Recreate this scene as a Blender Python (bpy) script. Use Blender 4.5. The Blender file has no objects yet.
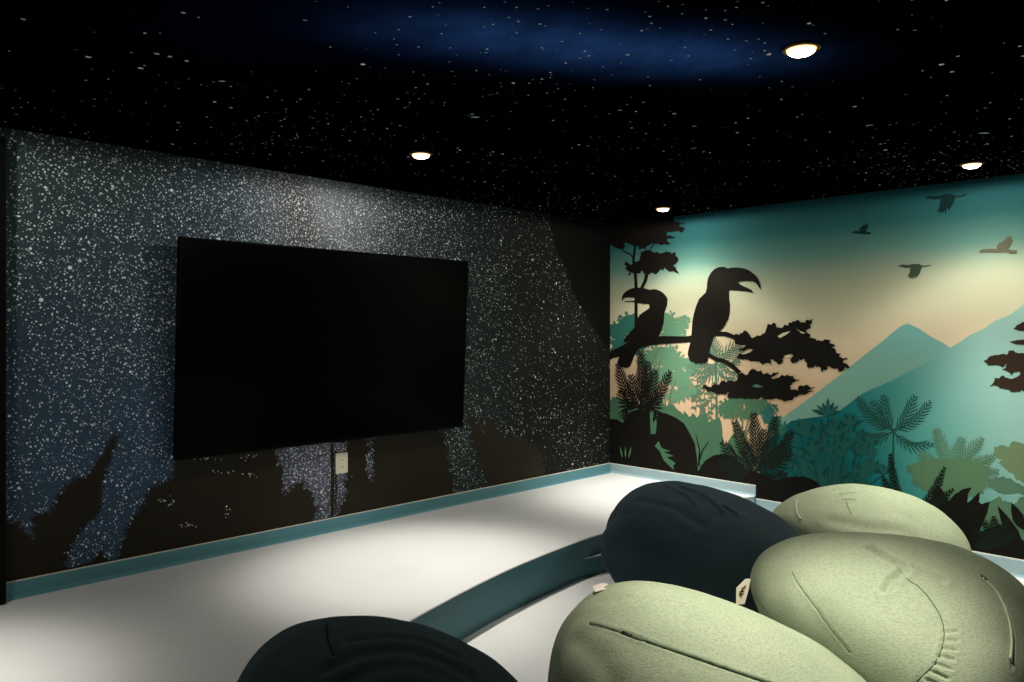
import bpy, bmesh, math, random
import numpy as np
from mathutils import Vector
from mathutils.bvhtree import BVHTree
from mathutils.geometry import delaunay_2d_cdt

sc = bpy.context.scene
C = sc.collection
rnd = random.Random(7)

# ------------------------------------------------------------------ room measures (metres)
CAM = Vector((4.006, 0.0, 1.2))
FWD = Vector((-.70710678, .70710678, 0)); RGT = Vector((.70710678, .70710678, 0))
FOC = 764.0; PX, PY = 512.0, 331.0
CEIL = 2.108
PIT = -.22            # sunken floor; the raised platform is z = 0
STEP = -.11
YB = 5.186            # wall with the jungle print
XR, YF = 6.4, -2.6    # how far the room is modelled
SKIRT = .08

def ray(px, py):
    return (FWD + RGT * ((px - PX) / FOC) + Vector((0, 0, (PY - py) / FOC)))

def on_back(px, py):
    """(x, z) on the jungle wall seen at a photograph pixel"""
    d = ray(px, py); t = YB / d.y
    return (CAM.x + d.x * t, CAM.z + d.z * t)

def on_left(px, py):
    """(y, z) on the starry wall"""
    d = ray(px, py); t = -CAM.x / d.x
    return (CAM.y + d.y * t, CAM.z + d.z * t)

def on_ceiling(px, py):
    d = ray(px, py); t = (CEIL - CAM.z) / d.z
    return (CAM.x + d.x * t, CAM.y + d.y * t)

def lin(r, g, b):
    f = lambda c: (c / 255 / 12.92) if c / 255 <= .04045 else ((c / 255 + .055) / 1.055) ** 2.4
    return (f(r), f(g), f(b), 1)

# ------------------------------------------------------------------ object helpers
def link(name, mesh, parent=None, mats=()):
    o = bpy.data.objects.new(name, mesh); C.objects.link(o)
    for m in mats: mesh.materials.append(m)
    if parent: o.parent = parent
    return o

def from_bm(name, bm, mats, parent=None, smooth=False):
    me = bpy.data.meshes.new(name); bm.to_mesh(me); bm.free()
    if smooth:
        for p in me.polygons: p.use_smooth = True
    if not isinstance(mats, (list, tuple)): mats = [mats]
    return link(name, me, parent, mats)

def empty(name, loc, label, cat, group=None):
    o = bpy.data.objects.new(name, None); C.objects.link(o)
    o.location = loc; o.empty_display_size = .1
    o['label'] = label; o['category'] = cat
    if group: o['group'] = group
    return o

def structure(o):
    o['kind'] = 'structure'; return o

def box(bm, lo, hi, bevel=0, seg=2, mat=0):
    vs = [bm.verts.new((x, y, z)) for z in (lo[2], hi[2]) for y in (lo[1], hi[1]) for x in (lo[0], hi[0])]
    fs = [bm.faces.new([vs[i] for i in q]) for q in ((0, 2, 3, 1), (4, 5, 7, 6), (0, 1, 5, 4), (2, 6, 7, 3), (0, 4, 6, 2), (1, 3, 7, 5))]
    for f in fs: f.material_index = mat
    if bevel:
        es = list({e for f in fs for e in f.edges})
        bmesh.ops.bevel(bm, geom=es, offset=bevel, segments=seg, affect='EDGES', profile=.5)

def lathe(bm, prof, n=48, mat=0):
    """revolve (r, z) profile about z"""
    rings = []
    for r, z in prof:
        if r < 1e-6: rings.append([bm.verts.new((0, 0, z))])
        else: rings.append([bm.verts.new((r * math.cos(2 * math.pi * k / n), r * math.sin(2 * math.pi * k / n), z)) for k in range(n)])
    for a, b in zip(rings, rings[1:]):
        for k in range(n):
            k2 = (k + 1) % n
            if len(a) == 1 and len(b) == 1: continue
            if len(a) == 1: f = bm.faces.new((a[0], b[k2], b[k]))
            elif len(b) == 1: f = bm.faces.new((a[k], a[k2], b[0]))
            else: f = bm.faces.new((a[k], a[k2], b[k2], b[k]))
            f.material_index = mat; f.smooth = True

def tube(bm, pts, rad, normals=None, flat=1.0, n=8):
    """swept tube along pts; flat < 1 squashes it along the given normals"""
    rings = []
    for i, p in enumerate(pts):
        t = (pts[min(i + 1, len(pts) - 1)] - pts[max(i - 1, 0)]).normalized()
        nn = normals[i] if normals else Vector((0, 0, 1))
        a = t.cross(nn)
        if a.length < 1e-5: a = t.cross(Vector((1, 0, 0)))
        a.normalize(); b = a.cross(t).normalized()
        r = rad(i / max(1, len(pts) - 1)) if callable(rad) else rad
        rings.append([bm.verts.new(p + a * (r * math.cos(2 * math.pi * k / n)) + b * (r * flat * math.sin(2 * math.pi * k / n))) for k in range(n)])
    for r0, r1 in zip(rings, rings[1:]):
        for k in range(n):
            bm.faces.new((r0[k], r0[(k + 1) % n], r1[(k + 1) % n], r1[k])).smooth = True
    bm.faces.new(rings[0][::-1]); bm.faces.new(rings[-1])

# ------------------------------------------------------------------ material helpers
class NT:
    def __init__(s, name):
        s.m = bpy.data.materials.new(name); s.m.use_nodes = True
        s.t = s.m.node_tree; s.b = s.t.nodes['Principled BSDF']
    def n(s, kind, **kw):
        nd = s.t.nodes.new(kind)
        for k, v in kw.items(): setattr(nd, k, v)
        return nd
    def put(s, sock, v):
        if hasattr(v, 'default_value') or isinstance(v, bpy.types.NodeSocket): s.t.links.new(v, sock)
        else: sock.default_value = v
    def math(s, op, a, b=0.0, c=None, clamp=False):
        nd = s.n('ShaderNodeMath', operation=op, use_clamp=clamp)
        s.put(nd.inputs[0], a); s.put(nd.inputs[1], b)
        if c is not None: s.put(nd.inputs[2], c)
        return nd.outputs[0]
    def step(s, v, lo, hi):
        nd = s.n('ShaderNodeMapRange', interpolation_type='SMOOTHSTEP')
        s.put(nd.inputs['Value'], v); s.put(nd.inputs['From Min'], lo); s.put(nd.inputs['From Max'], hi)
        return nd.outputs[0]
    def mix(s, f, a, b):
        nd = s.n('ShaderNodeMix', data_type='RGBA')
        s.put(nd.inputs['Factor'], f); s.put(nd.inputs[6], a); s.put(nd.inputs[7], b)
        return nd.outputs[2]
    def coord(s):
        nd = s.n('ShaderNodeTexCoord'); x = s.n('ShaderNodeSeparateXYZ')
        s.t.links.new(nd.outputs['Object'], x.inputs[0])
        return nd.outputs['Object'], x.outputs
    def vec(s, x, y, z=0.0):
        nd = s.n('ShaderNodeCombineXYZ'); s.put(nd.inputs[0], x); s.put(nd.inputs[1], y); s.put(nd.inputs[2], z)
        return nd.outputs[0]
    def noise(s, v, scale, detail=3, rough=.5):
        nd = s.n('ShaderNodeTexNoise'); s.put(nd.inputs['Vector'], v)
        nd.inputs['Scale'].default_value = scale; nd.inputs['Detail'].default_value = detail; nd.inputs['Roughness'].default_value = rough
        return nd.outputs['Fac']
    def ramp(s, f, stops):
        nd = s.n('ShaderNodeValToRGB'); e = nd.color_ramp.elements
        e[0].position, e[0].color = stops[0]; e[1].position, e[1].color = stops[-1]
        for p, c in stops[1:-1]:
            x = e.new(p); x.color = c
        s.put(nd.inputs[0], f)
        return nd.outputs[0]
    def blob(s, x, y, cx, cy, rx, ry, rot=0):
        """soft elliptical patch, 1 at the centre"""
        dx, dy = s.math('SUBTRACT', x, cx), s.math('SUBTRACT', y, cy)
        c, q = math.cos(rot), math.sin(rot)
        u = s.math('DIVIDE', s.math('ADD', s.math('MULTIPLY', dx, c), s.math('MULTIPLY', dy, q)), rx)
        v = s.math('DIVIDE', s.math('ADD', s.math('MULTIPLY', dx, -q), s.math('MULTIPLY', dy, c)), ry)
        r = s.math('ADD', s.math('MULTIPLY', u, u), s.math('MULTIPLY', v, v))
        return s.math('POWER', 2.718, s.math('MULTIPLY', r, -1.0))
    def stars(s, v2, scale, radius, dens, power=2.0):
        vo = s.n('ShaderNodeTexVoronoi', voronoi_dimensions='2D', feature='F1')
        s.put(vo.inputs['Vector'], v2); vo.inputs['Scale'].default_value = scale
        cx = s.n('ShaderNodeSeparateColor'); s.t.links.new(vo.outputs['Color'], cx.inputs[0])
        seen = s.math('LESS_THAN', cx.outputs[0], dens)
        r = s.math('MULTIPLY', s.math('ADD', s.math('MULTIPLY', cx.outputs[2], .7), .5), radius * scale)
        disc = s.math('SUBTRACT', 1.0, s.step(vo.outputs['Distance'], s.math('MULTIPLY', r, .75), r))
        br = s.math('ADD', s.math('MULTIPLY', s.math('POWER', cx.outputs[1], power), .9), .1)
        return s.math('MULTIPLY', s.math('MULTIPLY', disc, seen), br)
    def done(s, col, rough=.6, spec=.3):
        s.put(s.b.inputs['Base Color'], col); s.b.inputs['Roughness'].default_value = rough
        s.b.inputs['Specular IOR Level'].default_value = spec
        return s.m
    def bump(s, h, strength, dist):
        nd = s.n('ShaderNodeBump'); s.put(nd.inputs['Height'], h)
        nd.inputs['Strength'].default_value = strength; nd.inputs['Distance'].default_value = dist
        s.t.links.new(nd.outputs[0], s.b.inputs['Normal'])

def plain(name, col, rough=.6, spec=.3, metal=0):
    t = NT(name); t.b.inputs['Metallic'].default_value = metal
    return t.done(col, rough, spec)

INK = .82
def printed(name, col, var=.12, rough=.75):
    """printed vinyl ink with a little unevenness"""
    t = NT(name); v, _ = t.coord()
    f = t.noise(v, 2.2, 3); col = [c * INK for c in col[:3]] + [1]
    k = [c * (1 - var) for c in col[:3]] + [1]; l = [min(1, c * (1 + var)) for c in col[:3]] + [1]
    return t.done(t.mix(f, k, l), rough, .12)

# ------------------------------------------------------------------ materials
def mat_floor():
    t = NT('white vinyl floor'); v, x = t.coord()
    c = t.mix(t.noise(v, 1.3, 4), lin(212, 214, 214), lin(222, 224, 223))
    c = t.mix(t.math('MULTIPLY', t.step(t.noise(v, 60, 2), .62, .72), .35), c, lin(236, 234, 226))
    t.bump(t.noise(v, 160, 3), .15, .002)
    return t.done(c, .62, .25)

def mat_teal():
    t = NT('teal painted skirting'); v, x = t.coord()
    c = t.mix(t.noise(v, 3, 4), lin(84, 138, 150), lin(98, 152, 162))
    return t.done(c, .45, .35)

def mat_lit():  # the teal skirting made paler: lamp light put into the colour
    t = NT('skirting with painted light'); v, x = t.coord()
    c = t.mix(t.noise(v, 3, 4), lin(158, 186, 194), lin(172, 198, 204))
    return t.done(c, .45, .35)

def mat_riser():
    t = NT('deep teal riser'); v, x = t.coord()
    c = t.mix(t.noise(v, 2, 4), lin(66, 112, 122), lin(74, 122, 132))
    return t.done(c, .5, .3)

def mat_stars_wall():
    t = NT('milky way print'); v, x = t.coord(); Y, Z = x[1], x[2]
    v2 = t.vec(Y, Z)
    n1 = t.noise(v2, 1.5, 5, .6); n2 = t.noise(v2, 3.4, 5, .65); n3 = t.noise(t.vec(Y, Z, 5.0), 9, 5, .7)
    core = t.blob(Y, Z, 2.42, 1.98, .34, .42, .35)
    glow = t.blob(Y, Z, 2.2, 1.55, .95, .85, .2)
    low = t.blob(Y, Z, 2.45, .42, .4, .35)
    blue = t.blob(Y, Z, 1.35, .55, .75, .85)
    blue2 = t.blob(Y, Z, 2.0, 1.9, .3, .4)
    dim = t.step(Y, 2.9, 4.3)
    lane = t.math('MULTIPLY', t.blob(Y, Z, 2.28, 1.8, .14, .5, .3), 1.0)
    # background ink
    c = t.mix(n1, lin(40, 52, 50), lin(56, 72, 70))
    c = t.mix(t.math('MULTIPLY', blue, t.math('ADD', n2, .35), clamp=True), c, lin(58, 84, 114))
    c = t.mix(t.math('MULTIPLY', blue2, t.math('MULTIPLY', n2, 1.2), clamp=True), c, lin(58, 82, 104))
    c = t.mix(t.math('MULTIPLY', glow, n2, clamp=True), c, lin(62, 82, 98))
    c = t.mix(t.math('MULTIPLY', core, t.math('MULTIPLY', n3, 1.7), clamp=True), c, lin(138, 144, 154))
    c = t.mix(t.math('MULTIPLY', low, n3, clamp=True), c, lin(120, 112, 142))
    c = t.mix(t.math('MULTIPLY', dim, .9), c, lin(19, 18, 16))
    c = t.mix(t.math('MULTIPLY', lane, .65, clamp=True), c, lin(52, 48, 44))
    # stars
    dens = t.math('ADD', t.math('MULTIPLY', n1, .55), t.math('MULTIPLY', glow, .35))
    dens = t.math('ADD', dens, t.math('MULTIPLY', core, .9))
    dens = t.math('ADD', dens, t.math('MULTIPLY', low, .4))
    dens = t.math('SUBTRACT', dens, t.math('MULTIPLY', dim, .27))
    rv = lambda a, ox: t.vec(t.math('ADD', t.math('ADD', t.math('MULTIPLY', Y, math.cos(a)), t.math('MULTIPLY', Z, -math.sin(a))), ox), t.math('ADD', t.math('MULTIPLY', Y, math.sin(a)), t.math('MULTIPLY', Z, math.cos(a))))
    s1 = t.stars(rv(.5, 1), 78, .0042, t.math('ADD', t.math('MULTIPLY', dens, 1.0), .12), 1.5)
    s2 = t.stars(rv(1.1, 7), 42, .0050, t.math('ADD', t.math('MULTIPLY', dens, .75), .02), .7)
    s3 = t.stars(rv(.25, 13), 17, .0062, t.math('MULTIPLY', dens, .9), .5)
    s4 = t.stars(rv(.8, 21), 6, .0090, .34, .3)
    s = t.math('MAXIMUM', t.math('MAXIMUM', s1, s2), t.math('MAXIMUM', s3, s4))
    tint = t.mix(n2, (.80, .93, 1, 1), (1, 1, 1, 1))
    return t.done(t.mix(s, c, tint), .7, .12)

def mat_stars_ceiling():
    t = NT('night sky ceiling print'); v, x = t.coord(); X, Y = x[0], x[1]
    v2 = t.vec(X, Y)
    n = t.noise(v2, 2.0, 6, .62); n2 = t.noise(t.vec(X, Y, 3.0), 5, 5, .6); n3 = t.noise(t.vec(X, Y, 9.0), .9, 3)
    b1 = t.blob(X, Y, 2.32, 1.66, .38, .17, 1.0); b2 = t.blob(X, Y, 2.60, 2.15, .36, .17, .9)
    b3 = t.blob(X, Y, 1.9, 1.1, .7, .45, .5)
    neb = t.math('ADD', t.math('MULTIPLY', b1, n2), t.math('MULTIPLY', b2, n2))
    c = t.mix(t.step(n, .35, .8), lin(1, 1, 2), lin(3, 4, 9))
    c = t.mix(t.math('MULTIPLY', b3, t.math('MULTIPLY', n, .6), clamp=True), c, lin(12, 16, 46))
    c = t.mix(t.math('MULTIPLY', neb, 1.5, clamp=True), c, lin(56, 100, 186))
    d = t.math('ADD', t.math('MULTIPLY', t.step(n3, .40, .72), .20), .025)
    s1 = t.stars(v2, 30, .0046, d, 1.2)
    s2 = t.stars(t.vec(t.math('ADD', X, 4.2), Y), 13, .0066, t.math('MULTIPLY', d, .7), .8)
    s3 = t.stars(t.vec(X, t.math('ADD', Y, 7.7)), 5, .0085, .16, .6)
    s = t.math('MAXIMUM', s1, t.math('MAXIMUM', s2, s3))
    return t.done(t.mix(s, c, (1, 1, 1, 1)), .8, 0)

def mat_sky():
    t = NT('sunset sky print'); v, x = t.coord()
    f = t.math('DIVIDE', x[2], CEIL)
    f = t.math('ADD', f, t.math('MULTIPLY', t.math('SUBTRACT', t.noise(v, .8, 2), .5), .05))
    c = t.ramp(f, [(0.0, lin(238, 200, 162)), (.38, lin(242, 208, 170)), (.54, lin(242, 224, 188)), (.63, lin(224, 220, 186)), (.73, lin(186, 194, 164)),
                   (.82, lin(106, 154, 142)), (.90, lin(52, 116, 116)), (1.0, lin(28, 90, 102))])
    return t.done(t.mix(1.0 - INK, c, (0, 0, 0, 1)), .75, .12)

def mat_hill():
    t = NT('near mountain print'); v, x = t.coord()
    f = t.math('ADD', t.math('MULTIPLY', t.math('SUBTRACT', x[0], 1.7), .62), t.math('MULTIPLY', t.math('SUBTRACT', x[2], .75), .22))
    c = t.ramp(f, [(0, lin(10, 108, 116)), (.18, lin(26, 132, 138)), (.42, lin(92, 174, 168)), (.75, lin(160, 208, 198)), (1, lin(168, 210, 198))])
    return t.done(t.mix(1.0 - INK, c, (0, 0, 0, 1)), .75, .12)

def mat_far_hill():
    t = NT('far mountain print'); v, x = t.coord()
    f = t.math('MULTIPLY', t.math('SUBTRACT', x[2], .55), 1.2)
    c = t.ramp(f, [(0, lin(140, 190, 172)), (.5, lin(140, 194, 180)), (1, lin(112, 188, 186))])
    return t.done(t.mix(1.0 - INK, c, (0, 0, 0, 1)), .75, .12)

def mat_fabric(name, dark, light, sheen):
    t = NT(name); v, x = t.coord()
    mp = t.n('ShaderNodeMapping'); t.t.links.new(v, mp.inputs[0]); mp.inputs['Scale'].default_value = (1, 1, 3.2)
    n = t.noise(v, 5, 4); w = t.noise(mp.outputs[0], 95, 3, .65); w2 = t.noise(v, 320, 2, .6)
    c = t.mix(n, dark, light)
    c = t.mix(t.math('MULTIPLY', t.step(w, .42, .66), .5), c, [k * .66 for k in dark[:3]] + [1])
    t.bump(t.math('ADD', w, t.math('MULTIPLY', w2, .8)), .45, .004)
    t.b.inputs['Sheen Weight'].default_value = sheen; t.b.inputs['Sheen Roughness'].default_value = .5
    return t.done(c, .95, .1)

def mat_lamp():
    """lit lens: white-hot in the middle, amber towards the rim, a warm halo painted into the emission"""
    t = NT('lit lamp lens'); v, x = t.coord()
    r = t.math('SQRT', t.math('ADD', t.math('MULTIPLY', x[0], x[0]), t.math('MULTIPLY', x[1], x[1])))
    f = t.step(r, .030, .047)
    t.put(t.b.inputs['Emission Color'], t.mix(f, (1, .86, .62, 1), (1, .50, .16, 1)))  # orange rim stands in for the halo round the lamp
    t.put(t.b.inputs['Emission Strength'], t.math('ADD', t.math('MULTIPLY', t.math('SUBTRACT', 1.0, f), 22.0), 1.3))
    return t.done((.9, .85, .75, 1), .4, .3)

M_floor, M_teal, M_riser, M_lit = mat_floor(), mat_teal(), mat_riser(), mat_lit()
M_caulk_glint = plain('pale caulk highlight', lin(236, 228, 205), .6)
M_starw, M_starc = mat_stars_wall(), mat_stars_ceiling()
M_night = printed('night forest ink', lin(50, 45, 35), .25)
M_plaster = plain('dark plaster', lin(26, 26, 28), .8)
M_jamb = plain('black painted jamb', lin(6, 6, 7), .6, .1)
M_black = plain('black tv plastic', (.0008, .0008, .001, 1), .5, .05)
M_screen = plain('dark glass screen', (.0006, .0006, .0007, 1), .22, .07)
M_plate = plain('ivory plastic', lin(238, 234, 214), .4)
M_slot = plain('dark slot', lin(40, 38, 34), .5)
M_trim = plain('brushed warm metal trim', lin(70, 60, 46), .4, .4, .6)
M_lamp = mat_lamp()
M_green = mat_fabric('sage green jersey', lin(148, 161, 132), lin(171, 180, 150), 0)
M_dark = mat_fabric('navy black jersey', lin(44, 60, 67), lin(57, 73, 80), .03)
M_seam_g = plain('sage seam thread', lin(92, 104, 80), .9, .1)
M_seam_d = plain('dark seam thread', lin(13, 16, 22), .9, .1)
M_zip = plain('pale zipper tape', lin(182, 186, 160), .7, .2)
M_zip_dark = plain('dark zip pull', lin(22, 24, 20), .5, .3)
M_tag = plain('cream woven tag', lin(248, 236, 218), .8, .1)
M_ink = plain('dark red tag print', lin(48, 20, 18), .8, .1)

# ------------------------------------------------------------------ platform edge, floor, ceiling
def catmull(pts, n=10):
    P = [Vector(p) for p in pts]; P = [2 * P[0] - P[1]] + P + [2 * P[-1] - P[-2]]
    out = []
    for i in range(1, len(P) - 2):
        for k in range(n):
            t = k / n; a, b, c, d = P[i - 1], P[i], P[i + 1], P[i + 2]
            out.append(.5 * (2 * b + (c - a) * t + (2 * a - 5 * b + 4 * c - d) * t * t + (3 * b - a - 3 * c + d) * t ** 3))
    out.append(P[-2]); return out

EDGE = catmull([(2.75, YF), (2.42, -1.0), (2.12, 0), (1.93, .6), (1.715, 1.2), (1.47, 1.93), (1.30, 2.575), (1.215, 3.1), (1.18, 3.57), (1.2, 4.3), (1.285, 5.0), (1.33, YB)], 8)
TREAD = catmull([(1.16, 3.30), (1.205, 3.5), (1.26, 3.75), (1.36, 4.2), (1.60, 4.7), (1.93, YB)], 8)

def slab(name, outline, z0, z1, m_top, m_side, lit_from=9):
    bm = bmesh.new()
    a = [bm.verts.new((p[0], p[1], z0)) for p in outline]; b = [bm.verts.new((p[0], p[1], z1)) for p in outline]
    top = bm.faces.new(b); top.material_index = 0
    bot = bm.faces.new(a[::-1]); bot.material_index = 1
    for i in range(len(a)):
        j = (i + 1) % len(a)
        bm.faces.new((a[i], a[j], b[j], b[i])).material_index = 2 if min(outline[i][1], outline[j][1]) > lit_from else 1  # far riser end takes the paler tone, its lamp light painted in
    bmesh.ops.recalc_face_normals(bm, faces=bm.faces[:])
    es = [e for e in top.edges]
    bmesh.ops.bevel(bm, geom=es, offset=.006, segments=3, affect='EDGES', profile=.5)
    return structure(from_bm(name, bm, [m_top, m_side, M_lit]))

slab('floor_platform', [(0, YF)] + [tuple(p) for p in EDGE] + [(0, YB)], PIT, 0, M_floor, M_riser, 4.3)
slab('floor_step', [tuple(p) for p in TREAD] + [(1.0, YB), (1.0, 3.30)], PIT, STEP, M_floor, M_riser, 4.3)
bm = bmesh.new(); box(bm, (-.1, YF, PIT - .1), (XR, YB + .1, PIT)); structure(from_bm('floor', bm, M_floor))
bm = bmesh.new(); box(bm, (-.1, YF, CEIL), (XR, YB + .1, CEIL + .1)); ceiling = structure(from_bm('ceiling', bm, M_starc))
bm = bmesh.new(); box(bm, (-.1, YF, PIT), (0, YB + .1, CEIL)); wall_left = structure(from_bm('wall_left', bm, M_plaster))
bm = bmesh.new(); box(bm, (0, YB, PIT), (XR, YB + .1, CEIL)); wall_right = structure(from_bm('wall_right', bm, M_plaster))

# skirting: thin coved board with a pale caulk highlight on top, edge light painted in
def skirting(name, p0, p1, nrm, z0, h=SKIRT, th=.014, mat=None):
    """p0, p1 in plan along the wall, nrm into the room"""
    prof = [(0, 0), (th + .012, 0), (th + .005, .006), (th, .018), (th, h - .008), (th - .003, h - .003), (th - .003, h), (0, h)]
    bm = bmesh.new(); rings = []
    for p in (p0, p1):
        rings.append([bm.verts.new((p[0] + nrm[0] * d, p[1] + nrm[1] * d, z0 + z)) for d, z in prof])
    n = len(prof)
    for k in range(n):
        f = bm.faces.new((rings[0][k], rings[0][(k + 1) % n], rings[1][(k + 1) % n], rings[1][k]))
        f.material_index = 1 if k in (5, 6) else 0  # top lip in the paler tone, an edge highlight painted on
    bm.faces.new(rings[0]); bm.faces.new(rings[1][::-1])
    bmesh.ops.recalc_face_normals(bm, faces=bm.faces[:])
    return structure(from_bm(name, bm, [mat or M_teal, M_caulk_glint]))

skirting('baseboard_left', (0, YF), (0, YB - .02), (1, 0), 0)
skirting('baseboard_right', (0.0, YB), (1.334, YB), (0, -1), 0, mat=M_lit)
skirting('baseboard_step', (1.334, YB), (1.945, YB), (0, -1), STEP, .095, mat=M_lit)
skirting('baseboard_lower', (1.945, YB), (XR, YB), (0, -1), PIT, .105, mat=M_lit)

# black jamb at the near end of the starry wall
bm = bmesh.new(); box(bm, (0, .70, 0), (.065, .802, 2.05), .004)
structure(from_bm('trim_1', bm, M_jamb))

# ------------------------------------------------------------------ printed walls: layered flat shapes
class Print:
    """flat printed shapes in the plane of a wall, one mesh, many inks"""
    def __init__(s, plane):
        s.v, s.f, s.mi, s.mats, s.plane = [], [], [], [], plane
    def mat(s, m):
        if m not in s.mats: s.mats.append(m)
        return s.mats.index(m)
    def face(s, pts, m, layer):
        i0 = len(s.v)
        for a, z in pts:
            d = .0006 + .0005 * layer
            s.v.append((a, YB - d, z) if s.plane == 'back' else (d, a, z))
        s.f.append(list(range(i0, i0 + len(pts)))); s.mi.append(s.mat(m))

class Art(Print):
    """overlapping shapes of one ink in one layer are united into a single flat, non-overlapping sheet"""
    def build(s, name, parent):
        groups = {}
        for f, mi in zip(s.f, s.mi):
            co_ = [s.v[i] for i in f]
            key = (mi, round(co_[0][1] if s.plane == 'back' else co_[0][0], 5))
            groups.setdefault(key, []).append([((c[0], c[2]) if s.plane == 'back' else (c[1], c[2])) for c in co_])
        bm = bmesh.new()
        for (mi, d), polys in groups.items():
            d += (-1 if s.plane == 'back' else 1) * mi * 1.5e-5      # inks of one layer never share a plane
            vs, es = [], []
            for p in polys:
                b = len(vs); n = len(p)
                vs += [Vector(q) for q in p]; es += [(b + k, b + (k + 1) % n) for k in range(n)]
            ov, oe, of = delaunay_2d_cdt(vs, es, [], 0, 1e-5)[:3]
            W = np.array([v[:] for v in ov]); T = np.array([f[:3] for f in of])
            cen = W[T].mean(1); keep = np.zeros(len(T), bool)
            for p in polys:
                p = np.array(p); lo, hi = p.min(0), p.max(0)
                sel = np.where(~keep & np.all((cen >= lo) & (cen <= hi), 1))[0]
                if not len(sel): continue
                c = cen[sel]; wn = np.zeros(len(sel), int)
                for k in range(len(p)):
                    a, b = p[k - 1], p[k]
                    side = (b[0] - a[0]) * (c[:, 1] - a[1]) - (c[:, 0] - a[0]) * (b[1] - a[1])
                    wn += ((a[1] <= c[:, 1]) & (b[1] > c[:, 1]) & (side > 0)).astype(int) - ((a[1] > c[:, 1]) & (b[1] <= c[:, 1]) & (side < 0)).astype(int)
                keep[sel[wn != 0]] = True
            bv = {}
            for t in T[keep]:
                q = []
                for i in t:
                    if i not in bv:
                        x, z = W[i]; bv[i] = bm.verts.new((x, d, z) if s.plane == 'back' else (d, x, z))
                    q.append(bv[i])
                a, b, c = (W[i] for i in t)
                if ((b[0] - a[0]) * (c[1] - a[1]) - (c[0] - a[0]) * (b[1] - a[1]) > 0) != True: q.reverse()
                try: fc = bm.faces.new(q)
                except ValueError: continue
                fc.material_index = mi
        return from_bm(name, bm, s.mats, parent)

def clip(pts, lo, hi):
    """clip a polygon in (a, z) to lo <= z <= hi"""
    def cut(P, inside, zc):
        out = []
        for i in range(len(P)):
            p, q = P[i - 1], P[i]
            if inside(p) != inside(q):
                t = (zc - p[1]) / (q[1] - p[1]); out.append((p[0] + (q[0] - p[0]) * t, zc))
            if inside(q): out.append(q)
        return out
    pts = cut(pts, lambda p: p[1] <= hi, hi) if pts else pts
    return cut(pts, lambda p: p[1] >= lo, lo) if pts else pts

art = Art('back')
def P(pts, m, layer, jag=0, seg=3.0, spike=False):
    """polygon in photograph pixels traced onto the jungle wall; jag roughens the outline"""
    q = []
    n = len(pts)
    for i in range(n):
        a, b = pts[i], pts[(i + 1) % n]
        q.append(a)
        L = math.hypot(b[0] - a[0], b[1] - a[1])
        if jag and L > seg:
            k = int(L / seg)
            for j in range(1, k + 1):
                t = (j - .5 + rnd.uniform(-.3, .3)) / (k + .001)
                if t >= 1: continue
                d = rnd.uniform(-jag, jag) if not spike else (jag if j % 2 else -jag * .4) * rnd.uniform(.4, 1)
                q.append((a[0] + (b[0] - a[0]) * t + (b[1] - a[1]) / L * d, a[1] + (b[1] - a[1]) * t - (b[0] - a[0]) / L * d))
    w = [on_back(*p) for p in q]
    w = [(max(.002, a), z) for a, z in w]
    w = clip(w, PIT + .01, CEIL - .004)
    if len(w) >= 3: art.face(w, m, layer)

def leaf(x, y, ang, L, W, m, layer, bend=0.0):
    ca, sa = math.cos(ang), math.sin(ang); pts = []
    prof = [(0, 0), (.2, .7), (.45, 1), (.75, .62), (1, 0), (.75, -.62), (.45, -1), (.2, -.7)]
    for t, w in prof:
        u, v = t * L, w * W * .5 + bend * t * t * L
        pts.append((x + ca * u - sa * v, y + sa * u + ca * v))
    P(pts, m, layer)

def stroke(pts, w, m, layer, w1=None):
    w1 = w if w1 is None else w1
    n = len(pts); L, R = [], []
    for i, (x, y) in enumerate(pts):
        a, b = pts[max(0, i - 1)], pts[min(n - 1, i + 1)]
        dx, dy = b[0] - a[0], b[1] - a[1]; l = math.hypot(dx, dy) or 1
        k = (w + (w1 - w) * i / max(1, n - 1)) * .5
        L.append((x - dy / l * k, y + dx / l * k)); R.append((x + dy / l * k, y - dx / l * k))
    for i in range(n - 1):
        P([L[i], L[i + 1], R[i + 1], R[i]], m, layer)

def frond(x0, y0, x1, y1, m, layer, width=9, n=16, sag=0.0, thick=1.3, droop=.8, start=.12):
    """feather palm frond: a rib with leaflets on both sides"""
    dx, dy = x1 - x0, y1 - y0; L = math.hypot(dx, dy); nx, ny = -dy / L, dx / L
    droop = .56; n = max(8, int(L / 3.9))
    f = lambda t: (x0 + dx * t + nx * sag * math.sin(math.pi * t) , y0 + dy * t + ny * sag * math.sin(math.pi * t))
    stroke([f(k / 8) for k in range(9)], thick * .9, m, layer, thick * .4)
    for k in range(n):
        t = start + (1 - start) * k / (n - 1)
        p = f(t); q = f(min(1, t + .02)) if t < .98 else (p[0] + dx * .02, p[1] + dy * .02)
        a = math.atan2(q[1] - p[1], q[0] - p[0])
        w = width * 1.4 * (math.sin(math.pi * (.25 + .68 * t)) ** .7) * rnd.uniform(.85, 1.1)
        for s in (-1, 1):
            leaf(p[0], p[1], a + s * droop, w, thick, m, layer, bend=s * .04)

def tuft(cx, cy, rx, ry, n, m, layer, L=5, W=2.4):
    """leafy clump: a body with small pointed leaves round and over it"""
    k = 26; pts = []
    for i in range(k):
        a = 2 * math.pi * i / k; r = rnd.uniform(.72, .95)
        pts.append((cx + rx * r * math.cos(a), cy + ry * r * math.sin(a)))
    P(pts, m, layer)
    for i in range(n):
        a = rnd.uniform(0, 2 * math.pi); r = rnd.uniform(.6, .98)
        leaf(cx + rx * r * math.cos(a), cy + ry * r * math.sin(a), a + rnd.uniform(-.9, .9), L * rnd.uniform(.7, 1.2), W, m, layer)

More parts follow.
